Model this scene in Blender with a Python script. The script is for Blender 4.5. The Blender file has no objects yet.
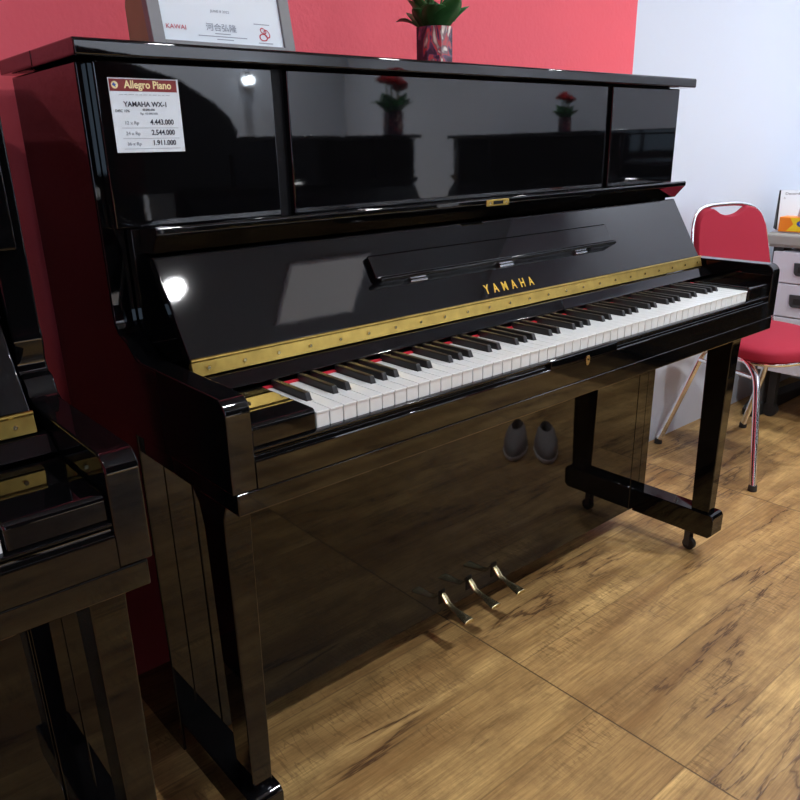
import bpy, bmesh, math, random
from mathutils import Vector, Matrix
random.seed(7)
COL = bpy.context.scene.collection
PI = math.pi

# ------------------------------------------------------------------ materials
def srgb(r, g, b):
    f = lambda c: (c/255)/12.92 if c/255 <= .04045 else ((c/255+.055)/1.055)**2.4
    return (f(r), f(g), f(b), 1)

def mat(name, col, rough=.5, metal=0, spec=.5, coat=0, ior=1.5, noise=None, bump=None, emis=None, trans=0):
    m = bpy.data.materials.new(name); m.use_nodes = True
    nt = m.node_tree; b = nt.nodes['Principled BSDF']
    b.inputs['Base Color'].default_value = col
    b.inputs['Roughness'].default_value = rough
    b.inputs['Metallic'].default_value = metal
    b.inputs['Specular IOR Level'].default_value = spec
    b.inputs['Coat Weight'].default_value = coat
    b.inputs['Coat Roughness'].default_value = .02
    b.inputs['IOR'].default_value = ior
    b.inputs['Transmission Weight'].default_value = trans
    if emis:
        b.inputs['Emission Color'].default_value = emis[0]; b.inputs['Emission Strength'].default_value = emis[1]
    g = nt.nodes.new('ShaderNodeNewGeometry')
    if noise:                                   # (scale, amount): gentle mottling of the base colour
        n = nt.nodes.new('ShaderNodeTexNoise'); n.inputs['Scale'].default_value = noise[0]; n.inputs['Detail'].default_value = 6
        nt.links.new(g.outputs['Position'], n.inputs['Vector'])
        r = nt.nodes.new('ShaderNodeMapRange'); r.inputs[3].default_value = 1-noise[1]; r.inputs[4].default_value = 1+noise[1]
        nt.links.new(n.outputs['Fac'], r.inputs[0])
        mx = nt.nodes.new('ShaderNodeMix'); mx.data_type = 'RGBA'; mx.blend_type = 'MULTIPLY'; mx.inputs[0].default_value = 1
        mx.inputs[6].default_value = col
        nt.links.new(r.outputs[0], mx.inputs[7]); nt.links.new(mx.outputs[2], b.inputs['Base Color'])
    if bump:                                    # (scale, strength, distance)
        n = nt.nodes.new('ShaderNodeTexNoise'); n.inputs['Scale'].default_value = bump[0]; n.inputs['Detail'].default_value = 8
        nt.links.new(g.outputs['Position'], n.inputs['Vector'])
        bp = nt.nodes.new('ShaderNodeBump'); bp.inputs['Strength'].default_value = bump[1]; bp.inputs['Distance'].default_value = bump[2]
        nt.links.new(n.outputs['Fac'], bp.inputs['Height']); nt.links.new(bp.outputs[0], b.inputs['Normal'])
    return m

M = {}
M['black'] = mat('black_lacquer', (.0022, .0022, .0026, 1), .03, spec=.5, ior=1.49, bump=(9, .012, .01))
M['black2'] = mat('black_satin', (.004, .004, .005, 1), .4, spec=.15)
M['brass'] = mat('brass', srgb(186, 158, 84), .34, 1, noise=(45, .35))
M['gold'] = mat('gold_letter', srgb(196, 160, 60), .4, .8)
M['chrome'] = mat('chrome', (.86, .87, .89, 1), .16, 1)
M['steel'] = mat('tarnished_brass', srgb(214, 200, 156), .27, 1, noise=(80, .3))
M['ivory'] = mat('white_key_plastic', srgb(226, 232, 232), .22, spec=.5)
M['ebony'] = mat('black_key_plastic', (.012, .012, .013, 1), .42)
M['felt'] = mat('red_felt', srgb(205, 30, 50), .95, noise=(300, .1))
M['redwall'] = mat('red_wall_paint', srgb(236, 92, 104), .62, noise=(3, .05), bump=(90, .35, .004))
M['whitewall'] = mat('white_wall_paint', srgb(206, 214, 226), .6, noise=(2, .02), bump=(60, .15, .002))
M['ceiling'] = mat('ceiling_paint', srgb(150, 155, 162), .85, noise=(2, .02))
M['fabric'] = mat('crimson_fabric', srgb(158, 24, 50), .85, noise=(250, .08), bump=(500, .4, .001))
M['rubber'] = mat('black_rubber', (.012, .012, .012, 1), .6)
M['paper'] = mat('paper_white', srgb(222, 232, 238), .6)
M['maroon'] = mat('maroon_print', srgb(128, 38, 40), .6)
M['ink'] = mat('dark_ink', srgb(50, 55, 70), .7)
M['lightink'] = mat('grey_ink', srgb(140, 150, 162), .7)
M['cream'] = mat('cream_print', srgb(240, 225, 170), .6)
M['redink'] = mat('red_ink', srgb(190, 60, 75), .7)
M['greyframe'] = mat('grey_frame_paint', srgb(122, 124, 126), .5, noise=(40, .04))
M['brown'] = mat('brown_board', srgb(152, 132, 104), .7, noise=(25, .12))
M['laminate'] = mat('white_laminate', srgb(214, 216, 226), .4, noise=(3, .02))
M['deskgrey'] = mat('grey_edge_band', srgb(160, 160, 154), .4, noise=(20, .03))
M['darkgrey'] = mat('dark_grey_metal', srgb(58, 60, 62), .45, noise=(20, .05))
M['orange'] = mat('orange_card', srgb(250, 140, 20), .45, noise=(10, .03))
M['yellow'] = mat('yellow_card', srgb(250, 215, 30), .45)
M['blue'] = mat('blue_print', srgb(40, 80, 170), .5)
M['tissue'] = mat('tissue', srgb(235, 235, 240), .9, noise=(30, .02))
M['leaf'] = mat('leaf_green', srgb(38, 98, 48), .4, noise=(45, .35))
M['stem'] = mat('stem_green', srgb(70, 110, 60), .5)
M['petal'] = mat('rose_petal', srgb(170, 20, 32), .6, noise=(60, .2))
M['bud'] = mat('pale_bud', srgb(190, 170, 140), .7, noise=(120, .3))
M['glass'] = mat('vase_glass', srgb(70, 50, 66), .08, spec=.6, noise=(30, .3))
M['shoe'] = mat('grey_knit', srgb(138, 132, 130), .85, noise=(200, .15))
M['lens'] = mat('lamp_lens', (1, 1, 1, 1), .5, emis=((.90, .95, 1, 1), 40))

def wood():
    m = bpy.data.materials.new('oak_vinyl_floor'); m.use_nodes = True
    nt = m.node_tree; N = nt.nodes; L = nt.links; b = N['Principled BSDF']
    g = N.new('ShaderNodeNewGeometry'); s = N.new('ShaderNodeSeparateXYZ'); L.new(g.outputs['Position'], s.inputs[0])
    def mth(op, a, c=None, d=None):
        n = N.new('ShaderNodeMath'); n.operation = op
        for i, v in enumerate((a, c, d)):
            if v is None: continue
            if isinstance(v, (int, float)): n.inputs[i].default_value = v
            else: L.new(v, n.inputs[i])
        return n.outputs[0]
    def comb(x, y, z=0.):
        n = N.new('ShaderNodeCombineXYZ')
        for i, v in enumerate((x, y, z)):
            if isinstance(v, (int, float)): n.inputs[i].default_value = v
            else: L.new(v, n.inputs[i])
        return n.outputs[0]
    def noise(vec, scale, detail=5, rough=.55, dist=0):
        n = N.new('ShaderNodeTexNoise'); n.inputs['Scale'].default_value = scale; n.inputs['Detail'].default_value = detail
        n.inputs['Roughness'].default_value = rough; n.inputs['Distortion'].default_value = dist
        L.new(vec, n.inputs['Vector']); return n.outputs['Fac']
    def ramp(v, a, b_, lo=0., hi=1.):
        n = N.new('ShaderNodeMapRange'); n.inputs[1].default_value = a; n.inputs[2].default_value = b_
        n.inputs[3].default_value = lo; n.inputs[4].default_value = hi; L.new(v, n.inputs[0]); return n.outputs[0]
    def mix(f, a, c, mode='MIX'):
        n = N.new('ShaderNodeMix'); n.data_type = 'RGBA'; n.blend_type = mode
        if isinstance(f, (int, float)): n.inputs[0].default_value = f
        else: L.new(f, n.inputs[0])
        for i, v in ((6, a), (7, c)):
            if isinstance(v, tuple): n.inputs[i].default_value = v
            else: L.new(v, n.inputs[i])
        return n.outputs[2]
    X, Y = s.outputs[0], s.outputs[1]
    # boards 0.2 m wide running along x, wide sheets joined every 1.22 m
    yy = mth('DIVIDE', mth('ADD', Y, 10.03), .205); row = mth('FLOOR', yy); fy = mth('FRACT', yy)
    sheet = mth('FLOOR', mth('DIVIDE', row, 3.))
    xs = mth('DIVIDE', mth('ADD', mth('ADD', X, 12.2+.035), mth('MULTIPLY', mth('FRACT', mth('MULTIPLY', sheet, .41)), 0.)), 1.22)
    colx = mth('FLOOR', xs); fx = mth('FRACT', xs)
    wn = N.new('ShaderNodeTexWhiteNoise'); wn.noise_dimensions = '2D'; L.new(comb(row, colx), wn.inputs['Vector'])
    rnd = wn.outputs['Value']
    off = mth('MULTIPLY', rnd, 17.)
    base = comb(mth('ADD', mth('MULTIPLY', X, 1.), off), mth('MULTIPLY', Y, 7.), off)
    broad = noise(base, 1.6, 4, .5, .6)
    grain = noise(comb(mth('ADD', mth('MULTIPLY', X, 5.), off), mth('MULTIPLY', Y, 130.)), 1., 6, .7)
    mott = noise(comb(X, Y, off), 14, 8, .7)
    c = mix(ramp(broad, .3, .72), srgb(150, 116, 70), srgb(232, 194, 126))
    c = mix(ramp(rnd, 0, 1, 0, .35), c, srgb(146, 108, 66))
    fine = noise(comb(mth('ADD', mth('MULTIPLY', X, 16.), off), mth('MULTIPLY', Y, 260.)), 1., 4, .75)
    c = mix(ramp(grain, .40, .68, 0, .55), c, srgb(106, 76, 44))
    c = mix(ramp(fine, .45, .75, 0, .5), c, srgb(100, 72, 42))
    c = mix(ramp(mott, .46, .72, 0, .6), c, srgb(112, 84, 50))
    # saw marks across the boards
    w = noise(comb(mth('MULTIPLY', X, 30.), mth('ADD', mth('MULTIPLY', Y, 5.), off)), 2.2, 2, .4)
    mask = ramp(noise(comb(mth('MULTIPLY', X, 1.), mth('MULTIPLY', Y, 3.), off), 2.0, 2), .5, .6)
    saw = mth('MULTIPLY', ramp(mth('ABSOLUTE', mth('SUBTRACT', w, .5)), 0, .035, 1, 0), mask)
    c = mix(mth('MULTIPLY', saw, .55), c, srgb(92, 66, 40))
    # long cracks with the grain
    k = noise(comb(mth('ADD', mth('MULTIPLY', X, .62), off), mth('MULTIPLY', Y, 5.2), mth('MULTIPLY', row, 3.3)), 1.25, 6, .6, .25)
    km = ramp(noise(comb(X, mth('MULTIPLY', Y, 2.), 4.), 2.1, 2), .46, .58)
    crack = mth('MULTIPLY', ramp(mth('ABSOLUTE', mth('SUBTRACT', k, .5)), .0, .011, 1, 0), km)
    halo = mth('MULTIPLY', ramp(mth('ABSOLUTE', mth('SUBTRACT', k, .5)), .0, .06, 1, 0), km)
    c = mix(mth('MULTIPLY', halo, .6), c, srgb(112, 82, 50))
    c = mix(mth('MULTIPLY', crack, .9), c, srgb(66, 42, 26))
    # joints
    ex = mth('MINIMUM', fx, mth('SUBTRACT', 1., fx)); jx = ramp(ex, .0008, .0022, 1, 0)
    ey = mth('MINIMUM', fy, mth('SUBTRACT', 1., fy)); jy = ramp(ey, .004, .012, .35, 0)
    c = mix(mth('MAXIMUM', mth('MULTIPLY', jx, .8), jy), c, srgb(60, 44, 30))
    L.new(c, b.inputs['Base Color'])
    L.new(ramp(mott, .3, .8, .34, .5), b.inputs['Roughness'])
    b.inputs['Specular IOR Level'].default_value = .35
    bp = N.new('ShaderNodeBump'); bp.inputs['Strength'].default_value = .25; bp.inputs['Distance'].default_value = .002
    L.new(mth('SUBTRACT', grain, mth('ADD', mth('MULTIPLY', crack, .8), jx)), bp.inputs['Height']); L.new(bp.outputs[0], b.inputs['Normal'])
    return m
M['floor'] = wood()

# ------------------------------------------------------------------ helpers
def obj(name, bm, m, parent=None, bevel=0, seg=2, smooth=True, ang=40, label=None):
    me = bpy.data.meshes.new(name)
    bmesh.ops.recalc_face_normals(bm, faces=bm.faces[:])
    bm.to_mesh(me); bm.free()
    for mm in (m if isinstance(m, list) else [m]): me.materials.append(mm)
    o = bpy.data.objects.new(name, me); COL.objects.link(o)
    if parent: o.parent = parent
    if smooth:
        me.polygons.foreach_set('use_smooth', [True]*len(me.polygons))
        me.update(); me.set_sharp_from_angle(angle=math.radians(ang))
    if bevel:
        md = o.modifiers.new('bevel', 'BEVEL'); md.width = bevel; md.segments = seg; md.limit_method = 'ANGLE'
        md.angle_limit = math.radians(35); md.harden_normals = False
    if smooth:
        wn = o.modifiers.new('weighted', 'WEIGHTED_NORMAL'); wn.keep_sharp = True; wn.weight = 60
    if label: o['label'] = label
    return o

def box(bm, x0, x1, y0, y1, z0, z1):
    vs = [bm.verts.new((x, y, z)) for x in (x0, x1) for y in (y0, y1) for z in (z0, z1)]
    for f in ((0, 1, 3, 2), (4, 6, 7, 5), (0, 4, 5, 1), (2, 3, 7, 6), (0, 2, 6, 4), (1, 5, 7, 3)):
        bm.faces.new([vs[i] for i in f])
    return vs
def BX(*a):
    bm = bmesh.new(); box(bm, *a); return bm
def prism(bm, prof, a0, a1, axis='x', taper=None):
    """prof: 2D points; axis x -> (y,z); y -> (x,z); z -> (x,y)"""
    def P(p, a):
        return {'x': (a, p[0], p[1]), 'y': (p[0], a, p[1]), 'z': (p[0], p[1], a)}[axis]
    A = [bm.verts.new(P(p, a0)) for p in prof]; B = [bm.verts.new(P(p, a1)) for p in prof]
    n = len(prof)
    bm.faces.new(A); bm.faces.new(B[::-1])
    for i in range(n): bm.faces.new([A[i], B[i], B[(i+1) % n], A[(i+1) % n]])
def PR(*a, **k):
    bm = bmesh.new(); prism(bm, *a, **k); return bm
def arc(cx, cy, r, a0, a1, n=6, ry=None):
    ry = ry or r
    return [(cx+r*math.cos(math.radians(a0+(a1-a0)*i/n)), cy+ry*math.sin(math.radians(a0+(a1-a0)*i/n))) for i in range(n+1)]
def tube(bm, pts, r, n=10, cap=True):
    pts = [Vector(p) for p in pts]; rs = r if isinstance(r, list) else [r]*len(pts)
    rings = []; up = None
    for i, p in enumerate(pts):
        t = (pts[min(i+1, len(pts)-1)]-pts[max(i-1, 0)]).normalized()
        if up is None: up = t.orthogonal().normalized()
        up = (up-t*up.dot(t)).normalized(); s = t.cross(up)
        rings.append([bm.verts.new(p+(up*math.cos(2*PI*k/n)+s*math.sin(2*PI*k/n))*rs[i]) for k in range(n)])
    for a, b in zip(rings, rings[1:]):
        for k in range(n): bm.faces.new([a[k], a[(k+1) % n], b[(k+1) % n], b[k]])
    if cap: bm.faces.new(rings[0][::-1]); bm.faces.new(rings[-1])
def cyl(bm, c, r, h, n=24, axis='z'):
    d = {'z': (0, 0, h), 'x': (h, 0, 0), 'y': (0, h, 0)}[axis]
    tube(bm, [c, Vector(c)+Vector(d)], r, n)
def smoothpath(pts, sub=6):
    P = [Vector(p) for p in pts]; out = []
    for i in range(len(P)-1):
        p0, p1, p2, p3 = P[max(i-1, 0)], P[i], P[i+1], P[min(i+2, len(P)-1)]
        for k in range(sub):
            t = k/sub
            out.append(.5*((2*p1)+(p2-p0)*t+(2*p0-5*p1+4*p2-p3)*t*t+(3*p1-p0-3*p2+p3)*t**3))
    return out+[P[-1]]
def empty(name, loc, label, cat, group=None, rz=0):
    o = bpy.data.objects.new(name, None); COL.objects.link(o); o.location = loc; o.rotation_euler = (0, 0, rz)
    o.empty_display_size = .05
    tag(o, label, cat, group); return o
def tag(o, label, cat, group=None):
    o['label'] = label; o['category'] = cat
    if group: o['group'] = group
    return o
def struct(name, bm, m, **k):
    o = obj(name, bm, m, **k); o['kind'] = 'structure'; return o
def text(name, s, size, m, parent, mtx, sx=1, align='CENTER', ext=.0004, bold=0, space=1):
    cu = bpy.data.curves.new(name, 'FONT'); cu.body = s; cu.size = size; cu.align_x = align; cu.extrude = ext; cu.offset = bold
    cu.space_character = space; cu.resolution_u = 3
    t = bpy.data.objects.new('tmp', cu); COL.objects.link(t)
    dg = bpy.context.evaluated_depsgraph_get(); me = bpy.data.meshes.new_from_object(t.evaluated_get(dg))
    bpy.data.objects.remove(t); bpy.data.curves.remove(cu)
    me.transform(Matrix.Diagonal((sx, 1, 1, 1))); me.transform(mtx)
    me.materials.clear(); me.materials.append(m)
    o = bpy.data.objects.new(name, me); COL.objects.link(o)
    if parent: o.parent = parent
    return o
def frame(origin, xdir, updir):
    x = Vector(xdir).normalized(); y = Vector(updir).normalized(); z = x.cross(y)
    return Matrix(((x[0], y[0], z[0], origin[0]), (x[1], y[1], z[1], origin[1]), (x[2], y[2], z[2], origin[2]), (0, 0, 0, 1)))
FRONT = lambda x, y, z: frame((x, y, z), (1, 0, 0), (0, 0, 1))
def subsurf(o, n=2):
    md = o.modifiers.new('sub', 'SUBSURF'); md.levels = n; md.render_levels = n

# ------------------------------------------------------------------ the room
YW = .3624; XL, XR, YF, H = -3.6, 2.62, -3.9, 2.8
struct('floor', BX(XL, XR, YF, YW, -.1, 0), M['floor'], smooth=False)
struct('ceiling', BX(XL, XR, YF, YW, H, H+.1), M['ceiling'], smooth=False)
bm = bmesh.new(); box(bm, XL-.1, 1.069, YW, YW+.12, -.1, H+.1); k = len(bm.faces)
box(bm, 1.069, XR+.1, YW, YW+.12, -.1, H+.1)
bm.faces.ensure_lookup_table()
for f in bm.faces[k:]: f.material_index = 1
struct('wall_back', bm, [M['redwall'], M['whitewall']], smooth=False)
struct('wall_front', BX(XL-.1, XR+.1, YF-.12, YF, -.1, H+.1), M['whitewall'], smooth=False)
struct('wall_left', BX(XL-.12, XL, YF, YW, -.1, H+.1), M['redwall'], smooth=False)
struct('wall_right', BX(XR, XR+.12, YF, YW, -.1, H+.1), M['whitewall'], smooth=False)

# ------------------------------------------------------------------ piano
HW = .753
def side_profile(uf=.022):
    p = [(.313, .072), (.313, 1.231), (uf, 1.231), (uf, .90)]
    p += [(.020+(uf-.022)*.9, .872), (.010+(uf-.022)*.6, .858)]
    if uf < 0:
        p = p[:3]+[(uf, .930), (-.036, .915)]+arc(-.014, .897, .026, 160, 200, 3)+[(-.034, .868), (-.038, .856), (-.052, .852), (-.058, .842)]+[(-.062, .832), (-.075, .8255)]
    else: p += [(-.004, .853), (-.018, .848), (-.030, .838), (-.042, .829), (-.058, .8255)]
    p += arc(-.284, .8035, .0215, 90, 180, 6)
    p += [(-.3055, .6975), (.0, .6975), (.0, .072)]
    return p
def leg_profile():      # (y,z) outline of a front leg with its flared top
    return ([(-.232, .139), (-.2385, .60)] + [(-.241, .635), (-.250, .655), (-.262, .665)]
            + [(-.125, .665), (-.150, .655), (-.166, .635), (-.174, .60)] + [(-.180, .139)])
WHITES = []
def piano(loc, label, key_from=0, badge=True, plain=False, uf=.022, group=None, rz=0, sz=1):
    t = empty('upright_piano', loc, label, 'piano', group, rz); t.scale = (1, 1, sz)
    B = M['black']
    # case
    for s in (-1, 1):
        bm = bmesh.new(); prism(bm, side_profile(uf), s*HW, s*.7165)
        obj('side_panel', bm, B, t, .0022, 2)
    obj('back_board', BX(-.7165, .7165, .25, .313, .072, 1.231), M['black2'], t)
    obj('bottom_board', BX(-.7165, .7165, .0215, .25, .0745, .09), M['black2'], t)
    obj('plinth', BX(-.70, .70, .16, .20, .004, .0725), B, t, .002)
    # lid in two leaves
    def lidprof(y0, y1, round_front):
        z0, z1 = 1.2335, 1.2551
        if round_front: return arc(y0+.003, z0+.003, .003, 180, 270, 3)+[(y1, z0), (y1, z1)]+arc(y0+.005, z1-.005, .005, 90, 180, 4)
        return [(y0, z0), (y1, z0), (y1, z1), (y0, z1)]
    obj('lid_front_leaf', PR(lidprof(-.0262, .151, True), -.7679, .7679), B, t, .0018)
    obj('lid', PR(lidprof(.1535, .318, False), -.7679, .7679), B, t, .0018)
    # upper panels, with gaps that show the recessed posts
    obj('upper_rail', BX(-.7165, .7165, .016, .24, 1.218, 1.2335), M['black2'], t, .001)
    for a, b in ((-.7375, -.4575), (-.4315, .434), (.4535, .7385)):
        obj('upper_panel', BX(a, b, uf-.022, uf-.0005, 1.0085, 1.2315), B, t, .003, 3)
    for a, b in ((-.468, -.420), (.425, .462)):
        obj('upper_post', BX(a, b, .012, .05, .99, 1.2332), M['black2'], t, .001)
    obj('front_rail', BX(-.7165, .7165, .0, .06, .80, 1.008), B, t, .001)
    # ledge above the fallboard (wedge)
    ledge = obj('music_ledge', PR([(-.0005, 1.010), (-.0585, 1.0135), (-.061, 1.011), (-.061, 1.0025), (-.057, .9995), (-.034, .974), (-.0005, .974)], -.7045, .7045), B, t, .0012)
    # fallboard
    y0, z0, y1, z1 = -.0323, .9707, -.1184, .8302
    d = Vector((0, y1-y0, z1-z0)).normalized(); n = Vector((0, d.z, -d.y))  # outward normal (towards -y, +z)
    if n.y > 0: n = -n
    def fbp(x, tt, off=0):
        v = Vector((x, y0+(y1-y0)*tt, z0+(z1-z0)*tt))+n*off; return v
    def slab(x0, x1, t0, t1, o0, o1):
        bm = bmesh.new()
        vs = [bm.verts.new(fbp(x, tt, o)) for x in (x0, x1) for tt in (t0, t1) for o in (o0, o1)]
        for f in ((0, 1, 3, 2), (4, 6, 7, 5), (0, 4, 5, 1), (2, 3, 7, 6), (0, 2, 6, 4), (1, 5, 7, 3)):
            bm.faces.new([vs[i] for i in f])
        return bm
    fb = obj('fallboard', slab(-.7039, .7039, .0, 1.0, -.018, 0), B, t, .003, 3)
    if not plain:
        mr = obj('music_rest', slab(-.333, .360, .285, .56, -.001, .011), B, fb, .004, 3)
        obj('rest_lip', slab(-.333, .360, .56, .61, -.001, .022), B, mr, .004, 3)
        for x in (-.235, .0, .245): obj('hinge', slab(x-.020, x+.020, .612, .640, -.001, .006), M['chrome'], mr, .001)
        p = fbp(-.010, .925, .0006)
        text('brand_lettering', 'YAMAHA', .0262, M['gold'], fb, frame(p, (1, 0, 0), (0, -d.y, -d.z)), sx=.78, bold=.0004, space=2.15)
    # brass hinge below the fallboard
    hb = obj('brass_hinge', PR([(-.1184, .8302), (-.1225, .8295), (-.1285, .8075), (-.124, .8065), (-.112, .82)], -.7045, .7045), M['brass'], t, .0008)
    bm = bmesh.new(); tube(bm, [(-.7045, -.1222, .8305), (.7045, -.1222, .8305)], .0028, 8); obj('hinge_pin', bm, M['brass'], hb)
    if not plain:
        bm = bmesh.new()
        for i in range(24): cyl(bm, (-.68+i*.0592, -.1262, .8185), .0028, -.002, 8, 'y')
        o = obj('screw', bm, M['steel'], hb); o['kind'] = 'stuff'
    # sloping strip between hinge and keys
    obj('key_cover_strip', PR([(-.112, .8055), (-.128, .8055), (-.1335, .8035), (-.1535, .7895), (-.1545, .7875), (-.152, .7865), (-.112, .7865)], -.7155, .7155), B, t, .001)
    # felt line along the key backs
    obj('felt_strip', BX(-.62, .62, -.158, -.150, .7745, .7785), M['felt'], t, label='red felt strip behind the keys')
    # key blocks
    for s in (-1, 1):
        bm = bmesh.new(); prism(bm, [(-.300, .7515)]+[(-.300, .7755)]+arc(-.293, .7765, .007, 180, 90, 4)+[(-.158, .7835), (-.158, .7515)], s*.7155, s*.6155)
        obj('key_block', bm, B, t, .003, 3)
    # keyslip with two long coves and a plain middle
    obj('key_slip', PR([(-.273, .6970), (-.3055, .6975), (-.3055, .734), (-.273, .734)], -.7160, .7160), B, t)
    ks = [(-.273, .734), (-.3055, .734)]
    cove = ks+[(-.3045, .7365), (-.3015, .7375), (-.2985, .7395), (-.2980, .7425), (-.2995, .7455), (-.3035, .7475), (-.3035, .7505), (-.300, .7525), (-.273, .7525)]
    full = ks+[(-.3055, .7485), (-.3035, .7515), (-.300, .7530), (-.273, .7530)]
    obj('key_slip', PR(cove, -.7160, -.118), B, t, .0006)
    obj('key_slip', PR(full, -.118, .082), B, t, .0012)
    obj('key_slip', PR(cove, .082, .7160), B, t, .0006)
    # rounded cove ends
    # keybed
    obj('keybed', BX(-.7472, .7472, -.3048, .0, .6649, .6968), B, t, .0025, 2)
    obj('keybed_liner', BX(-.7155, .7155, -.273, .0, .6968, .7495), M['black2'], t)
    if not plain:
        bm = bmesh.new(); prism(bm, [(x*.006-.012, z) for x, z in ((-1, .737), (-.6, .742), (.6, .742), (1, .737), (1, .730), (.5, .724), (-.5, .724), (-1, .730))], -.3055, -.307, 'y')
        lk = obj('keyhole', bm, M['steel'], t, label='small brass keyhole plate')
        bm = bmesh.new(); cyl(bm, (-.012, -.3071, .7345), .0022, -.0004, 10, 'y'); obj('slot', bm, M['black2'], lk)
        lp = obj('lock_plate', BX(-.030, .034, -.0625, -.0605, .9985, 1.0105), M['brass'], t, .0006, label='brass lock plate on the ledge')
        obj('lock_slot', BX(-.012, .016, -.0632, -.0625, 1.0012, 1.0078), M['black2'], lp)
        for x in (-.021, .025):
            bm = bmesh.new(); cyl(bm, (x, -.0625, 1.0045), .0022, -.0008, 8, 'y'); obj('screw', bm, M['steel'], lp)
    # keys
    kw = 1.227/52
    if plain:
        o = obj('keyboard', BX(-.6135, .6135, -.297, -.15, .753, .776), M['ivory'], t)
    else:
        black_after = {0, 2, 3, 5, 6}            # white-key letters A..G (0..6): A B C D E F G, sharps after A C D F G
        for i in range(52):
            x0 = -.6135+i*kw; x1 = x0+kw
            L = i % 7; hasb = L in black_after and i < 51; prevb = ((i-1) % 7) in black_after and i > 0
            if i >= key_from:
                a = x0+.0006; b = x1-.0006; cut = .0052
                al = a+(cut if prevb else 0); br = b-(cut if hasb else 0)
                yf, ym, yb = -.297, -.2485, -.1505
                bm = bmesh.new()
                prof = [(a, yf), (b, yf), (b, ym), (br, ym), (br, yb), (al, yb), (al, ym), (a, ym)]
                q = [prof[0]]
                for pnt in prof[1:]:
                    if pnt != q[-1]: q.append(pnt)
                if q[0] == q[-1]: q.pop()
                # drop duplicates when there is no cut
                qq = []
                for pnt in q:
                    if not any(abs(pnt[0]-r[0]) < 1e-6 and abs(pnt[1]-r[1]) < 1e-6 for r in qq): qq.append(pnt)
                prism(bm, qq, .7725, .776, 'z')
                box(bm, a+.0003, b-.0003, yf+.0012, -.2485, .7515, .7727)
                obj('white_key', bm, M['ivory'], t, .0007, 2)
            if hasb and i >= key_from:
                c = x1; w = .0052
                bm = bmesh.new()
                v = [bm.verts.new(p) for p in ((c-w, -.2475, .7745), (c+w, -.2475, .7745), (c+w, -.152, .7745), (c-w, -.152, .7745),
                     (c-w+.0008, -.2425, .7865), (c+w-.0008, -.2425, .7865), (c+w-.0008, -.152, .7872), (c-w+.0008, -.152, .7872))]
                for f in ((0, 1, 2, 3), (4, 7, 6, 5), (0, 4, 5, 1), (1, 5, 6, 2), (2, 6, 7, 3), (3, 7, 4, 0)): bm.faces.new([v[j] for j in f])
                obj('black_key', bm, M['ebony'], t, .0013, 3)
    # lower front
    obj('lower_panel', BX(-.672, .672, .0, .021, .0745, .664), B, t, .002, 2)
    for s in (-1, 1):
        obj('lower_stile', BX(min(s*.6735, s*.7165), max(s*.6735, s*.7165), .0, .03, .0745, .664), B, t, .0012)
    # legs on toe blocks
    for s in (-1, 1):
        bm = bmesh.new(); lp_ = leg_profile()
        wo_t, wi_t, wo_b, wi_b = .7385, .695, .7345, .7005
        A = []; Bv = []
        for (y, z) in lp_:
            f = (z-.139)/(.665-.139)
            A.append(bm.verts.new((s*(wi_b+(wi_t-wi_b)*f), y, z))); Bv.append(bm.verts.new((s*(wo_b+(wo_t-wo_b)*f), y, z)))
        bm.faces.new(A); bm.faces.new(Bv[::-1])
        for i in range(len(A)): bm.faces.new([A[i], Bv[i], Bv[(i+1) % len(A)], A[(i+1) % len(A)]])
        obj('leg', bm, B, t, .002)
        prof = [(.0, .0685), (-.240, .0685), (-.2505, .079), (-.2505, .126)]+arc(-.2375, .126, .013, 180, 90, 4)+[(.0, .139)]
        toe = obj('toe_block', PR(prof, s*.6925, s*.7500), B, t, .002)
        # caster under the toe
        cx = s*.722
        bm = bmesh.new(); cyl(bm, (cx-.008, -.176, .0182), .018, .016, 20, 'x'); w = obj('caster', bm, M['rubber'], toe, .002)
        bm = bmesh.new()
        for q in (-.013, .0105): box(bm, cx+q, cx+q+.0025, -.180, -.164, .014, .062)
        box(bm, cx-.013, cx+.013, -.184, -.150, .060, .0683)
        obj('caster_fork', bm, M['darkgrey'], toe, .001)
        bm = bmesh.new(); cyl(bm, (s*.66-.012, .235, .032), .0315, .024, 20, 'x'); box(bm, s*.66-.02, s*.66+.02, .21, .26, .055, .0722)
        obj('back_caster', bm, M['rubber'], t)
    # pedals
    if not plain:
        for px_ in (-.0955, -.0055, .083):
            path = [(.012, .118), (-.004, .121), (-.014, .114), (-.024, .103), (-.042, .098), (-.062, .095), (-.080, .0925), (-.092, .091)]
            wid = [.008, .009, .0092, .0085, .0088, .0115, .0150, .0165]
            bm = bmesh.new(); rings = []
            for (y, z), w in zip(path, wid):
                h = .0042
                rings.append([bm.verts.new((px_+a*w, y, z+b*h)) for a, b in ((-1, 0), (-.7, 1), (0, 1.35), (.7, 1), (1, 0), (.7, -1), (0, -1), (-.7, -1))])
            for a, b in zip(rings, rings[1:]):
                for i in range(8): bm.faces.new([a[i], b[i], b[(i+1) % 8], a[(i+1) % 8]])
            bm.faces.new(rings[0]); bm.faces.new(rings[-1][::-1])
            pd = obj('pedal', bm, M['steel'], t, .0012, 2, ang=60, label='brass pedal')
            bm = bmesh.new(); box(bm, px_-.010, px_+.010, -.0015, .001, .096, .134); obj('pedal_slot', bm, M['black2'], t, .001)
    return t

main = piano((0, 0, 0), 'glossy black upright piano with its fallboard open and a price tag on it')
second = piano((-1.645, -.073, 0), 'glossy black upright piano cut off by the left edge of the photo', key_from=38, uf=-.036)
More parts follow.
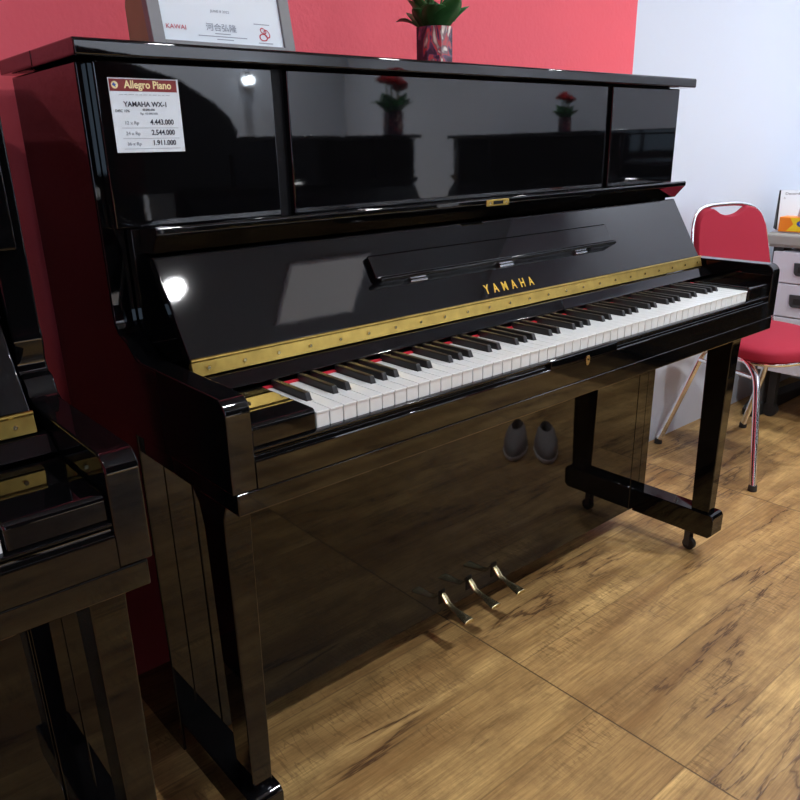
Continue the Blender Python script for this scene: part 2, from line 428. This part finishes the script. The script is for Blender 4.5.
# pianos across the aisle (seen only mirrored in the lacquer)
third = piano((1.20, -2.35, 0), 'black upright piano across the aisle under a vase of red roses', plain=True, rz=PI, sz=.93)
right = piano((2.28, -1.64, 0), 'black upright piano standing against the right wall', plain=True, rz=-PI/2, sz=.925)

# ------------------------------------------------------------------ price tag on the top left panel
tagm = empty('price_tag', (-.669, -.0004, 1.113), 'white paper price tag with a maroon header on the upper left panel of the piano', 'price tag')
tl = Matrix.Translation(Vector((.669, .0004, -1.113)))
def tp(name, s, size, m, x, z, **k):
    o = text(name, s, size, m, tagm, tl @ FRONT(x, -.0016, z), ext=.00015, **k); return o
obj('paper', BX(-.0510, .0510, -.0008, -.0002, .0, .0970), M['paper'], tagm, smooth=False)
obj('header', BX(-.0500, .0480, -.0011, -.0008, .0800, .0955), M['maroon'], tagm, smooth=False)
bm = bmesh.new(); cyl(bm, (-.0425, -.0011, .0878), .0048, -.0003, 20, 'y'); lg = obj('logo', bm, M['cream'], tagm)
bm = bmesh.new(); prism(bm, [(-.0425+a*.0036, .0878+b*.0036) for a, b in ((-1, .1), (-.3, .9), (.3, .2), (.9, .4), (.2, -.2), (.4, -.9), (-.4, -.4))], -.0014, -.0016, 'y'); obj('logo_mark', bm, M['blue'], lg)
tp('header_text', 'Allegro Piano', .0138, M['cream'], -.668+.0045, 1.1972, sx=.92, bold=.00035)
for i in range(1):
    tp('small_print', '--- -- ---- -- -- --- -- --- -- -- ---', .0060, M['lightink'], -.670, 1.1875, sx=1.05)
tp('model_text', 'YAMAHA WX-1', .0092, M['ink'], -.670, 1.1735, sx=1.0, bold=.0002)
tp('discount_text', 'DISC 10%', .0050, M['ink'], -.705, 1.1660, sx=1.0)
tp('old_price', '40.000.000', .0042, M['ink'], -.667, 1.1680)
tp('cash_price', 'Rp  43.000.000', .0042, M['lightink'], -.667, 1.1630)
for k, (a, b) in enumerate((('12 x Rp', '4.443.000'), ('24 x Rp', '2.544.000'), ('36 x Rp', '1.911.000'))):
    z = 1.1500-k*.0138
    tp('term_text', a, .0066, M['lightink'], -.694, z); tp('price_text', b, .0098, M['ink'], -.649, z, sx=.92, bold=.0002)
    obj('rule_line', BX(-.040, .044, -.0010, -.0008, z-1.113-.0048, z-1.113-.0043), M['lightink'], tagm, smooth=False)

# ------------------------------------------------------------------ certificate frame on the lid
LEAN = .19; sl, cl = math.sin(LEAN), math.cos(LEAN)
cf = empty('certificate_frame', (-.514, .028, 1.2551), 'grey framed certificate leaning back on top of the piano', 'frame')
up = Vector((0, sl, cl)); nn = Vector((0, -cl, sl))
def fr(x, h, o=0): return Vector((x, 0, 0))+up*h+nn*o
def fslab(x0, x1, h0, h1, o0, o1):
    bm = bmesh.new(); vs = [bm.verts.new(fr(x, h, o)) for x in (x0, x1) for h in (h0, h1) for o in (o0, o1)]
    for f in ((0, 1, 3, 2), (4, 6, 7, 5), (0, 4, 5, 1), (2, 3, 7, 6), (0, 2, 6, 4), (1, 5, 7, 3)): bm.faces.new([vs[i] for i in f])
    return bm
W2 = .1205; HF = .185
bm = bmesh.new()
for a in ((-W2, -W2+.019, 0, HF), (W2-.019, W2, 0, HF), (-W2+.019, W2-.019, 0, .010), (-W2+.019, W2-.019, HF-.019, HF)):
    b2 = fslab(a[0], a[1], a[2], a[3], -.012, .004); me = bpy.data.meshes.new('t'); b2.to_mesh(me); b2.free(); bm.from_mesh(me); bpy.data.meshes.remove(me)
obj('frame_border', bm, M['greyframe'], cf, .0008)
obj('certificate', fslab(-W2+.019, W2-.019, .010, HF-.019, -.010, .0), M['paper'], cf, smooth=False)
bm = bmesh.new()
a = [fr(0, .003, -.0125), fr(0, HF-.02, -.0125)]
prism(bm, [(a[0].y, .0005), (a[1].y, a[1].z), (a[0].y+.075, .062), (a[0].y+.072, .0005)], -W2+.002, W2-.002)
obj('frame_back', bm, M['brown'], cf, .001, label='brown wedge-shaped back')
def ft(name, s, size, m, x, h, **k):
    return text(name, s, size, m, cf, frame(fr(x, h, .0006), (1, 0, 0), tuple(up)), ext=.0001, **k)
ft('brand_text', 'KAWAI', .0090, M['redink'], -.080, .0265, sx=1.1)
ft('date_text', 'JUNE 8 2022', .0050, M['lightink'], -.004, .054, sx=1.2)
ft('signature', '河合弘隆', .0118, M['lightink'], -.006, .0285, sx=1.1)
for x0, x1, h in ((-.018, .008, .0235), (-.046, .036, .0195), (-.016, .012, .0155), (.052, .080, .042), (.056, .082, .0145)):
    obj('fine_print_line', fslab(x0, x1, h, h+.0011, .0, .0003), M['lightink'], cf, smooth=False)
bm = bmesh.new()
def ring(bm, cx, ch, r1, r2, e=1, n=20, rot=0):
    P = []
    for i in range(n):
        a = 2*PI*i/n; q = (1+.18*math.cos(2*a+rot))
        P.append((math.cos(a)*q, math.sin(a)*q*e))
    A = [bm.verts.new(fr(cx+p[0]*r1, ch+p[1]*r1, .0006)) for p in P]; Bv = [bm.verts.new(fr(cx+p[0]*r2, ch+p[1]*r2, .0006)) for p in P]
    for i in range(n): bm.faces.new([A[i], A[(i+1) % n], Bv[(i+1) % n], Bv[i]])
ring(bm, .066, .0235, .0066, .0048); ring(bm, .073, .0290, .0058, .0042, rot=2); ring(bm, .067, .0330, .0050, .0035, rot=1)
obj('seal', bm, M['redink'], cf, smooth=False, label='red knot-shaped seal')

# ------------------------------------------------------------------ vases with roses
def leaf(bm, root, dirv, length, width, droop=.3, fold=.25):
    root = Vector(root); d = Vector(dirv).normalized(); side = d.cross(Vector((0, 0, 1))); 
    if side.length < .1: side = Vector((1, 0, 0))
    side.normalize(); nrm = side.cross(d); n = 8; rows = []
    for i in range(n+1):
        f = i/n; w = width*math.sin(PI*min(1, f*.93+.07))**.8*(1-f*.25) if i < n else .0005
        c = root+d*length*f-Vector((0, 0, 1))*droop*length*f*f
        rows.append([bm.verts.new(c-side*w+nrm*w*fold), bm.verts.new(c-nrm*.0006), bm.verts.new(c+side*w+nrm*w*fold)])
    for a, b in zip(rows, rows[1:]):
        for k in (0, 1): bm.faces.new([a[k], a[k+1], b[k+1], b[k]])
def rose(name, c, r, parent):
    bm = bmesh.new(); c = Vector(c)
    for ringi in range(5):
        n = 3+ringi; rr = r*(.22+.2*ringi); tilt = .15+.22*ringi
        for k in range(n):
            a0 = 2*PI*k/n+ringi*.7; rows = []
            for i in range(5):
                f = i/4; row = []
                for j in range(5):
                    g = (j/4-.5); a = a0+g*(2*PI/n)*1.25
                    rad = rr*(.35+.65*math.sin(f*PI/2))+r*.12*f*f*ringi*.3
                    row.append(bm.verts.new(c+Vector((math.cos(a)*rad, math.sin(a)*rad, r*(1.25*f*(1-tilt*.55)-.2-.06*ringi)-abs(g)*r*.25*f))))
                rows.append(row)
            for u, v in zip(rows, rows[1:]):
                for j in range(4): bm.faces.new([u[j], u[j+1], v[j+1], v[j]])
    o = obj(name, bm, M['petal'], parent); md = o.modifiers.new('solid', 'SOLIDIFY'); md.thickness = .0012
    return o
def vase(loc, label, cat='vase', big=True, s=1, group=None):
    t = empty('flower_vase', loc, label, cat, group); t.scale = (s, s, s)
    R = .052; Hh = .105
    def oct_(r, z, bm): return [bm.verts.new((r*math.cos(2*PI*(i+.5)/8), r*math.sin(2*PI*(i+.5)/8), z)) for i in range(8)]
    bm = bmesh.new(); A = [oct_(R*.93, .0, bm), oct_(R, .006, bm), oct_(R, Hh, bm), oct_(R-.004, Hh, bm), oct_(R-.005, .03, bm)]
    for a, b in zip(A, A[1:]):
        for i in range(8): bm.faces.new([a[i], a[(i+1) % 8], b[(i+1) % 8], b[i]])
    bm.faces.new(A[0][::-1]); bm.faces.new(A[-1])
    v = obj('vase_body', bm, vasemat, t, .0012, ang=30)
    bm = bmesh.new()
    for k in range(5):
        a = 2*PI*k/5; tube(bm, smoothpath([(0, 0, .035), (.012*math.cos(a), .012*math.sin(a), .11), (.035*math.cos(a), .035*math.sin(a), .205+.01*k)]), .003, 6)
    obj('stems', bm, M['stem'], t)
    rnd = random.Random(11)
    for k in range(15):
        a = 2*PI*k/15+rnd.uniform(-.2, .2); el = rnd.uniform(.9, 3.4)
        bm = bmesh.new(); leaf(bm, (.026*math.cos(a), .026*math.sin(a), .09), (math.cos(a), math.sin(a), el), rnd.uniform(.10, .15), rnd.uniform(.034, .046), rnd.uniform(.1, .45))
        o = obj('leaf', bm, M['leaf'], t); md = o.modifiers.new('solid', 'SOLIDIFY'); md.thickness = .0008
    bm = bmesh.new(); tube(bm, smoothpath([(.03, -.01, .10), (.055, -.015, .135), (.085, -.02, .150)]), [.0016]*12+[.0025], 6); obj('twig', bm, M['brown'], t)
    bm = bmesh.new()
    for k in range(26):
        c = Vector((.046+rnd.uniform(-.012, .012), -.02+rnd.uniform(-.012, .012), .15+rnd.uniform(-.03, .05)))
        bmesh.ops.create_icosphere(bm, subdivisions=1, radius=rnd.uniform(.003, .0055), matrix=Matrix.Translation(c))
    o = obj('berries', bm, M['bud'], t); o['kind'] = 'stuff'
    for k in range(5):
        a = 2*PI*k/5; rose('rose', (.042*math.cos(a), .042*math.sin(a), .215+.01*k), .034, t)
    rose('rose', (0, 0, .25), .036, t)
    return t
def vase_material():
    m = bpy.data.materials.new('printed_glass'); m.use_nodes = True; nt = m.node_tree; b = nt.nodes['Principled BSDF']
    tc = nt.nodes.new('ShaderNodeTexCoord'); mp = nt.nodes.new('ShaderNodeMapping'); mp.inputs['Scale'].default_value = (22, 22, 14); mp.inputs['Rotation'].default_value = (.4, .9, .2)
    n = nt.nodes.new('ShaderNodeTexNoise'); n.inputs['Scale'].default_value = 1; n.inputs['Detail'].default_value = 2; n.inputs['Distortion'].default_value = 1.5
    r = nt.nodes.new('ShaderNodeValToRGB'); r.color_ramp.interpolation = 'EASE'
    for p, c in ((.0, srgb(28, 20, 30)), (.44, srgb(52, 38, 56)), (.5, srgb(90, 62, 92)), (.56, srgb(190, 70, 74)), (.6, srgb(112, 86, 92)), (.68, srgb(220, 205, 190))):
        e = r.color_ramp.elements.new(p); e.color = c
    r.color_ramp.elements.remove(r.color_ramp.elements[-1]) if False else None
    nt.links.new(tc.outputs['Object'], mp.inputs[0]); nt.links.new(mp.outputs[0], n.inputs['Vector']); nt.links.new(n.outputs['Fac'], r.inputs[0]); nt.links.new(r.outputs[0], b.inputs['Base Color'])
    r.color_ramp.elements[-1].color = srgb(220, 205, 190)
    b.inputs['Roughness'].default_value = .1
    return m
vasemat = vase_material()
vase((.004, .12, 1.2551), 'dark patterned glass vase of green leaves standing on the piano lid', s=.74)
vase((1.88, -2.46, 1.1670), 'glass vase of red roses on the piano across the aisle', s=1.2)
vase((2.42, -1.66, 1.1603), 'glass vase of red roses on the piano along the right wall', s=.72)

# ------------------------------------------------------------------ red chair
A0 = Vector((1.386, .33, 0)); S = Vector((.943, -.33, 0)).normalized(); Fw = Vector((-.33, -.943, 0)).normalized()
def cp(s, f, z): return A0+S*s+Fw*f+Vector((0, 0, z))
ch = empty('banquet_chair', tuple(cp(.21, .24, 0)), 'crimson padded chair with chrome tube legs behind the right end of the piano', 'chair')
O = cp(.21, .24, 0)
def lc(s, f, z): return cp(s, f, z)-O
TUB = .0115
# arch legs (left and right)
for sgn, sb, st in ((0, .0, .045), (1, .424, .38)):
    pts = [lc(sb, .0, .012), lc(sb+(st-sb)*.6, .085, .25), lc(st, .118, .36), lc(st, .135, .395), lc(st, .165, .413), lc(st, .205, .418),
           lc(st, .27, .418), lc(st, .32, .412), lc(st, .36, .39), lc(st, .385, .35), lc(sb+(st-sb)*.7, .415, .25), lc(sb, .475, .012)]
    bm = bmesh.new(); tube(bm, smoothpath(pts, 5), TUB, 14)
    lg = obj('leg_frame', bm, M['chrome'], ch)
    bm = bmesh.new(); tube(bm, [lc(st-.004, .125, .362), lc(st-.004, .372, .362)], .007, 10); obj('side_rail', bm, M['chrome'], lg)
    for f, fz in ((.0, 0), (.475, 0)):
        bm = bmesh.new(); c = lc(sb, f, 0); tube(bm, [c+Vector((0, 0, .0)), c+Vector((0, 0, .022))], [.015, .0135], 14); obj('foot_cap', bm, M['rubber'], lg, .002)
# seat
bm = bmesh.new()
n = 28; rings = []
def seat_out(k, inset, z):
    a = 2*PI*k/n; e = 3.6
    x = abs(math.cos(a))**(2/e)*math.copysign(1, math.cos(a)); y = abs(math.sin(a))**(2/e)*math.copysign(1, math.sin(a))
    return lc(.212+x*(.208-inset), .245+y*(.215-inset), z)
for inset, z in ((.02, .420), (.002, .426), (.0, .448), (.006, .462), (.03, .472), (.09, .477), (.16, .478)):
    rings.append([bm.verts.new(seat_out(k, inset, z)) for k in range(n)])
for a, b in zip(rings, rings[1:]):
    for k in range(n): bm.faces.new([a[k], a[(k+1) % n], b[(k+1) % n], b[k]])
bm.faces.new(rings[0][::-1]); bm.faces.new(rings[-1])
obj('seat', bm, M['fabric'], ch, ang=60)
bm = bmesh.new(); pts = [seat_out(k, .035, .409) for k in range(n)]; tube(bm, pts+[pts[0]], .009, 10); obj('seat_ring', bm, M['chrome'], ch)
# back tube
def bk(s, z, o=0):       # back leans: forward offset shrinks with height
    f = .085-(z-.60)*.16+o
    return lc(s, f, z)
pts = [bk(.035, .42), bk(.020, .55), bk(.008, .70), bk(.008, .79), bk(.014, .84), bk(.034, .874), bk(.08, .891), bk(.18, .895), bk(.248, .889), bk(.297, .870), bk(.324, .835), bk(.342, .77), bk(.362, .66), bk(.374, .55), bk(.384, .42)]
bm = bmesh.new(); tube(bm, smoothpath(pts, 5), .0085, 12); obj('back_tube', bm, M['chrome'], ch)
# padded back with hand scoop
outl = [(.045, .60), (.354, .60), (.354, .66), (.339, .76), (.327, .82), (.305, .862), (.281, .879), (.246, .885)]
for i in range(9):
    f = i/8; outl.append((.236-f*.142, .881-.025*math.sin(PI*f)**.8))
outl += [(.082, .884), (.060, .881), (.038, .868), (.024, .842), (.018, .80), (.018, .70)]
bm = bmesh.new()
def ringo(sc, o): 
    c = Vector((.195, .74)); return [bm.verts.new(bk(c.x+(x-c.x)*sc, c.y+(z-c.y)*sc, o)) for x, z in outl]
R_ = [ringo(.96, -.014), ringo(1, -.006), ringo(1, .010), ringo(.97, .020), ]
for a, b in zip(R_, R_[1:]):
    for k in range(len(outl)): bm.faces.new([a[k], a[(k+1) % len(outl)], b[(k+1) % len(outl)], b[k]])
bm.faces.new(R_[0][::-1]); bm.faces.new(R_[-1])
obj('backrest', bm, M['fabric'], ch, ang=50)

# ------------------------------------------------------------------ desk, hanging drawer unit
dk = empty('desk', (2.3, -.33, 0), 'white topped office desk with a grey rounded edge beside the white wall', 'desk')
def D(x0, x1, y0, y1, z0, z1): return BX(x0-2.3, x1-2.3, y0+.33, y1+.33, z0, z1)
bm = bmesh.new(); prism(bm, [(1.95-2.3+.0, .715)]+arc(1.965-2.3, .745-.014+.012, .015, 180, 90, 5)+[(2.6-2.3, .758), (2.6-2.3, .703), (1.965-2.3, .703)], -.70+.33, .272+.33, 'y')
obj('desk_edge', bm, M['deskgrey'], dk, .002)
obj('desktop', D(1.972, 2.6, -.69, .268, .7585, .7625), M['laminate'], dk, .001)
for y in (.236, -.65):
    lg = obj('leg', D(1.985, 2.06, y-.022, y+.022, .05, .702), M['darkgrey'], dk, .004)
    obj('foot', PR([(1.93-2.3, .0), (2.58-2.3, .0), (2.58-2.3, .03), (2.1-2.3, .055), (1.97-2.3, .055), (1.925-2.3, .03)], y-.03+.33, y+.03+.33, 'y'), M['rubber'], dk, .004)
obj('modesty_panel', D(2.45, 2.468, -.60, .20, .30, .70), M['laminate'], dk)
dr = empty('drawer_unit', (2.2, -.02, 0), 'white drawer cabinet with recessed dark pulls under the desk', 'drawer unit')
def E_(x0, x1, y0, y1, z0, z1): return BX(x0-2.2, x1-2.2, y0+.02, y1+.02, z0, z1)
obj('carcass', E_(1.972, 2.42, -.24, .212, .20, .690), M['laminate'], dr, .002)
for (z0, z1) in ((.570, .688), (.437, .565), (.205, .432)):
    f = obj('drawer', E_(1.951, 1.971, -.242, .238, z0, z1), M['laminate'], dr, .002)
    zc = z1-.062
    if z0 < .3: continue
    bm = bmesh.new()
    prof = arc(.150-.02+.02, zc, .026, 90, 270, 8)
    P2 = [(p[0]*-1, p[1]) for p in []]
    pr = [(.175-.02*0-.012+.012*math.cos(math.radians(a)), zc-.010+.012*math.sin(math.radians(a))) for a in (-90, -60, -30, 0)]
    out = [(.152, zc+.024), (.150, zc-.006)] + [(.132+.018*math.cos(math.radians(a)), zc-.008+.018*math.sin(math.radians(a))) for a in (-15, -40, -65, -90)] \
        + [(.070, zc-.026), (.052, zc-.008), (.050, zc+.024)]
    A = [bm.verts.new((1.9505-2.2, y+.02, z)) for y, z in out]; Bv = [bm.verts.new((1.945-2.2, y+.02, z)) for y, z in out]
    bm.faces.new(A); bm.faces.new(Bv[::-1])
    for i in range(len(out)): bm.faces.new([A[i], Bv[i], Bv[(i+1) % len(out)], A[(i+1) % len(out)]])
    pl = obj('pull', bm, M['darkgrey'], f, .0015)
    obj('pull_opening', BX(1.9435-2.2, 1.9452-2.2, .078, .154, zc-.012, zc+.010), M['rubber'], pl, .004, 3)
for y in (-.19, .18):
    for x in (2.0, 2.38):
        bm = bmesh.new(); cyl(bm, (x-2.2-.012, y+.02, .030), .030, .024, 16, 'x'); box(bm, x-2.2-.016, x-2.2+.016, y+.02-.015, y+.02+.015, .045, .2005)
        obj('caster', bm, M['rubber'], dr)

# desk calendar
cal = empty('desk_calendar', (2.05, .292, .7625), 'tent desk calendar with white pages and a black stand at the end of the desk', 'calendar', rz=.55)
bm = bmesh.new(); prism(bm, [(-.050, 0), (-.003, .150), (.003, .150), (.050, 0), (.044, 0), (0, .138), (-.044, 0)], .032, .030, 'y')
CY = -.16
def calp(name, m, pts, y0, y1, **k): return obj(name, PR(pts, y0, y1, 'y'), m, cal, **k)
bm.free()
calp('stand', M['rubber'], [(-.030, 0), (-.002, .150), (.002, .150), (.030, 0), (.027, 0), (0, .144), (-.027, 0)], .0, -.215)
calp('end_gusset', M['rubber'], [(-.029, .0005), (0, .1490), (.029, .0005)], .0015, .0)
calp('page', M['paper'], [(-.0335, .002), (-.0050, .150), (-.0030, .150), (-.0315, .002)], -.004, -.212, smooth=False)
upc = Vector((.0285, 0, .148)).normalized()
text('month_text', 'Desember', .013, M['ink'], cal, frame((-.0082, -.020, .1330), (0, -1, 0), tuple(upc)), align='LEFT', sx=1.3, ext=.0002)
text('day_text', '31', .009, M['ink'], cal, frame((-.0112, -.016, .117), (0, -1, 0), tuple(upc)), align='LEFT', ext=.0002)
# tissue box
tb = empty('tissue_box', (2.005, .128, .7625), 'orange and yellow tissue box with white tissues on the desk', 'tissue box', rz=.03)
obj('carton', BX(-.035, .035, -.115, .115, 0, .056), M['orange'], tb, .002)
bm = bmesh.new(); prism(bm, [(-.10, .004), (.085, .004), (.06, .03), (.075, .0545), (-.10, .0545)], -.0355, -.0362, 'x'); obj('yellow_panel', bm, M['yellow'], tb)
bm = bmesh.new(); prism(bm, [(.022+.026*math.cos(a/14*2*PI), .033+.013*math.sin(a/14*2*PI)) for a in range(14)], -.0364, -.0370, 'x'); ov = obj('logo_oval', bm, M['blue'], tb)
text('logo_text', 'NICE', .013, M['paper'], tb, frame((-.0373, .022, .0285), (0, -1, 0), (0, 0, 1)), ext=.0002, bold=.0003)
bm = bmesh.new()
rr = random.Random(3)
for k in range(3):
    rows = []
    for i in range(7):
        f = i/6; rows.append([bm.verts.new((-.02+.02*k+.012*math.sin(j*1.9+k+f*3)*f, -.055+.11*j/6-(.02*f*(j/6-.5)), -.006+.0625+f*(.055+.02*math.sin(j*1.3+k*2)))) for j in range(7)])
    for a, b in zip(rows, rows[1:]):
        for j in range(6): bm.faces.new([a[j], a[j+1], b[j+1], b[j]])
o = obj('tissues', bm, M['tissue'], tb); md = o.modifiers.new('s', 'SOLIDIFY'); md.thickness = .001

# ------------------------------------------------------------------ pair of shoes (mirrored in the lower panel)
def shoe(loc, rz, label):
    t = empty('shoe', loc, label, 'shoe', 'grey shoes left on the floor in the aisle', rz)
    bm = bmesh.new(); n = 20; rings = []
    def out(k, sc, z, lift=0):
        a = 2*PI*k/n; x = math.cos(a)*.044*sc; y = math.sin(a)*.135*sc
        x *= 1-.14*math.cos(a*0)*(1 if y > 0 else 0)*abs(y)/.135
        return (x, y, z)
    prof = [(.96, .004), (1, .012), (1, .035), (.93, .055), (.80, .075)]
    for sc, z in prof:
        rings.append([bm.verts.new((lambda p: (p[0], p[1], p[2]*(1 if p[1] > .02 else 1-(.02-p[1])*2.6) if p[2] > .03 else p[2]))(out(k, sc, z))) for k in range(n)])
    rings.append([bm.verts.new((out(k, .5, .08)[0], out(k, .5, .08)[1]*.9+.045, .082)) for k in range(n)])
    rings.append([bm.verts.new((out(k, .42, .05)[0], out(k, .42, .05)[1]*.9+.045, .03)) for k in range(n)])
    for a, b in zip(rings, rings[1:]):
        for k in range(n): bm.faces.new([a[k], a[(k+1) % n], b[(k+1) % n], b[k]])
    bm.faces.new(rings[0][::-1]); bm.faces.new(rings[-1])
    obj('upper', bm, M['shoe'], t, ang=80)
    bm = bmesh.new(); prism(bm, [out(k, 1.03, 0)[:2] for k in range(n)], .0, .016, 'z'); obj('sole', bm, M['tissue'], t, .003)
    return t
shoe((.95, -.68, 0), -2.2, 'grey knit shoe on the floor in the aisle, the left one')
shoe((1.015, -.585, 0), -2.3, 'grey knit shoe on the floor in the aisle, the right one')

# ------------------------------------------------------------------ ceiling lamps, mostly added
def lamp(x, y, power, r=.052, col=(.97, .98, 1), spread=140):
    t = empty('real_or_added_downlight', (x, y, H), 'round recessed ceiling downlight, one of several mostly added to brighten the walls', 'light', 'round downlights in the ceiling, mostly added')
    bm = bmesh.new(); n = 28
    rs = [(r+.015, -.001), (r+.015, -.008), (r, -.010), (r-.002, -.003)]
    rg = [[bm.verts.new((a*math.cos(2*PI*k/n), a*math.sin(2*PI*k/n), z)) for k in range(n)] for a, z in rs]
    for a, b in zip(rg, rg[1:]):
        for k in range(n): bm.faces.new([a[k], a[(k+1) % n], b[(k+1) % n], b[k]])
    obj('trim_ring', bm, M['chrome'], t)
    ld = bpy.data.lights.new('real_or_added_downlight_lamp', 'AREA'); ld.shape = 'DISK'; ld.size = r*2; ld.energy = power; ld.color = col; ld.spread = math.radians(spread)
    lo = bpy.data.objects.new('bulb', ld); COL.objects.link(lo); lo.parent = t; lo.location = (0, 0, -.012)
    return t
for x, y, p, q in ((.33, -1.48, 21, 140), (-2.4, -1.25, 14, 140), (1.35, -1.15, 17, 140), (2.3, -.7, 13, 120), (.2, -3.5, 38, 90), (1.0, -3.5, 38, 90), (1.8, -3.5, 38, 90), (-.6, -3.5, 22, 90), (2.3, -2.3, 24, 90)):  # first shows in the fallboard; front and right ones are added wall wash
    lamp(x, y, p, spread=q)
sc_ = empty('wall_lamp', (1.78, YF+.001, 1.55), 'small round wall lamp on the opposite wall', 'light')
bm = bmesh.new(); cyl(bm, (0, 0, 0), .05, .03, 24, 'y'); obj('base', bm, M['chrome'], sc_, .003)
bm = bmesh.new(); bmesh.ops.create_uvsphere(bm, u_segments=20, v_segments=12, radius=.028, matrix=Matrix.Translation((0, .06, 0))); obj('globe', bm, mat('lamp_globe', (1, 1, 1, 1), .4, emis=((.8, .9, 1, 1), 60)), sc_)
# square air-conditioning cassette, no lamp; a faint glow is added to its face
pl = empty('ceiling_cassette', (1.22, -1.62, H), 'square white air-conditioning cassette in the ceiling with an added faint glow', 'light')
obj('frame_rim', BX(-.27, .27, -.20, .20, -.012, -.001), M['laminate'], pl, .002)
obj('cassette_face', BX(-.25, .25, -.18, .18, -.014, -.012), mat('cassette_added_glow', (1, 1, 1, 1), .5, emis=((.95, .97, 1, 1), .75)), pl)
# shop window with daylight in the front wall, left
wn = struct('window_1', BX(-2.9, -1.3, YF-.02, YF+.004, 1.0, 2.3), mat('daylight_glass', (.1, .1, .1, 1), .1, emis=((.55, .75, 1, 1), 5)))
bm = bmesh.new()
for a in ((-2.96, -2.9, 1.0, 2.3), (-1.3, -1.24, 1.0, 2.3), (-2.13, -2.07, 1.0, 2.3), (-2.96, -1.24, .94, 1.0), (-2.96, -1.24, 2.3, 2.36)): box(bm, a[0], a[1], YF, YF+.03, a[2], a[3])
struct('trim_1', bm, M['greyframe'])
# grand piano across the aisle, lid raised
gp = empty('grand_piano', (-.45, -2.34, 0), 'black grand piano with raised lid across the aisle', 'piano')
def gshape(sc=1): 
    return [(-.75*sc, -.75), (-.75*sc, .62), (.10, .62)]+[(.10+.62*math.sin(math.radians(a))*.9, .10+.52*math.cos(math.radians(a))) for a in range(10, 100, 12)]+[(.62, -.2), (.45, -.6), (.35, -.75)]
obj('rim', PR(gshape(), .62, .95, 'z'), M['black'], gp, .006)
lidp = [(-.9, .0), (-.9, .62), (.50, .60), (.74, .52), (.92, .36), (1.06, .18), (1.14, .04), (1.15, -.08), (1.08, -.20), (.93, -.27)]
bm = bmesh.new(); prism(bm, [(x, z+.98) for x, z in [(-.9, -.03), (-.9, .56), (-.2, .55), (.30, .50), (.55, .445), (.76, .39), (.884, .32), (.965, .25), (.988, .20), (.97, .13), (.90, .07), (.805, .03), (.7, -.03)]], .44, .455, 'y')
obj('lid', bm, M['black'], gp, .003)
for x, y in ((-.6, .5), (.3, .4), (-.1, -.6)):
    bm = bmesh.new(); tube(bm, [(x, y, .0), (x, y, .06), (x, y, .62)], [.03, .04, .055], 16); obj('leg', bm, M['black'], gp)

w = bpy.data.worlds.new('world'); bpy.context.scene.world = w; w.use_nodes = True
w.node_tree.nodes['Background'].inputs[0].default_value = (.75, .85, 1, 1); w.node_tree.nodes['Background'].inputs[1].default_value = .05

# ------------------------------------------------------------------ camera
yaw, pitch, roll, f = -.7044, -.3509, -.0229, 759.49
cy, sy, cpi, sp = math.cos(yaw), math.sin(yaw), math.cos(pitch), math.sin(pitch)
Fv = Vector((-sy*cpi, cy*cpi, sp)); R0 = Vector((cy, sy, 0)); U0 = R0.cross(Fv)
Rv = math.cos(roll)*R0+math.sin(roll)*U0; Uv = -math.sin(roll)*R0+math.cos(roll)*U0
cam = bpy.data.cameras.new('camera'); co = bpy.data.objects.new('camera', cam); COL.objects.link(co)
co.matrix_world = Matrix(((Rv.x, Uv.x, -Fv.x, -1.1579), (Rv.y, Uv.y, -Fv.y, -1.1154), (Rv.z, Uv.z, -Fv.z, 1.1154), (0, 0, 0, 1)))
cam.sensor_width = 36; cam.lens = f/800*36; cam.shift_x = -.76/800; cam.shift_y = 22.7/800; cam.clip_start = .02
sc = bpy.context.scene; sc.camera = co
sc.view_settings.view_transform = 'Standard'; sc.view_settings.look = 'None'; sc.view_settings.gamma = 1; sc.view_settings.exposure = .38
try: sc.view_settings.use_curve_mapping = False
except Exception: pass
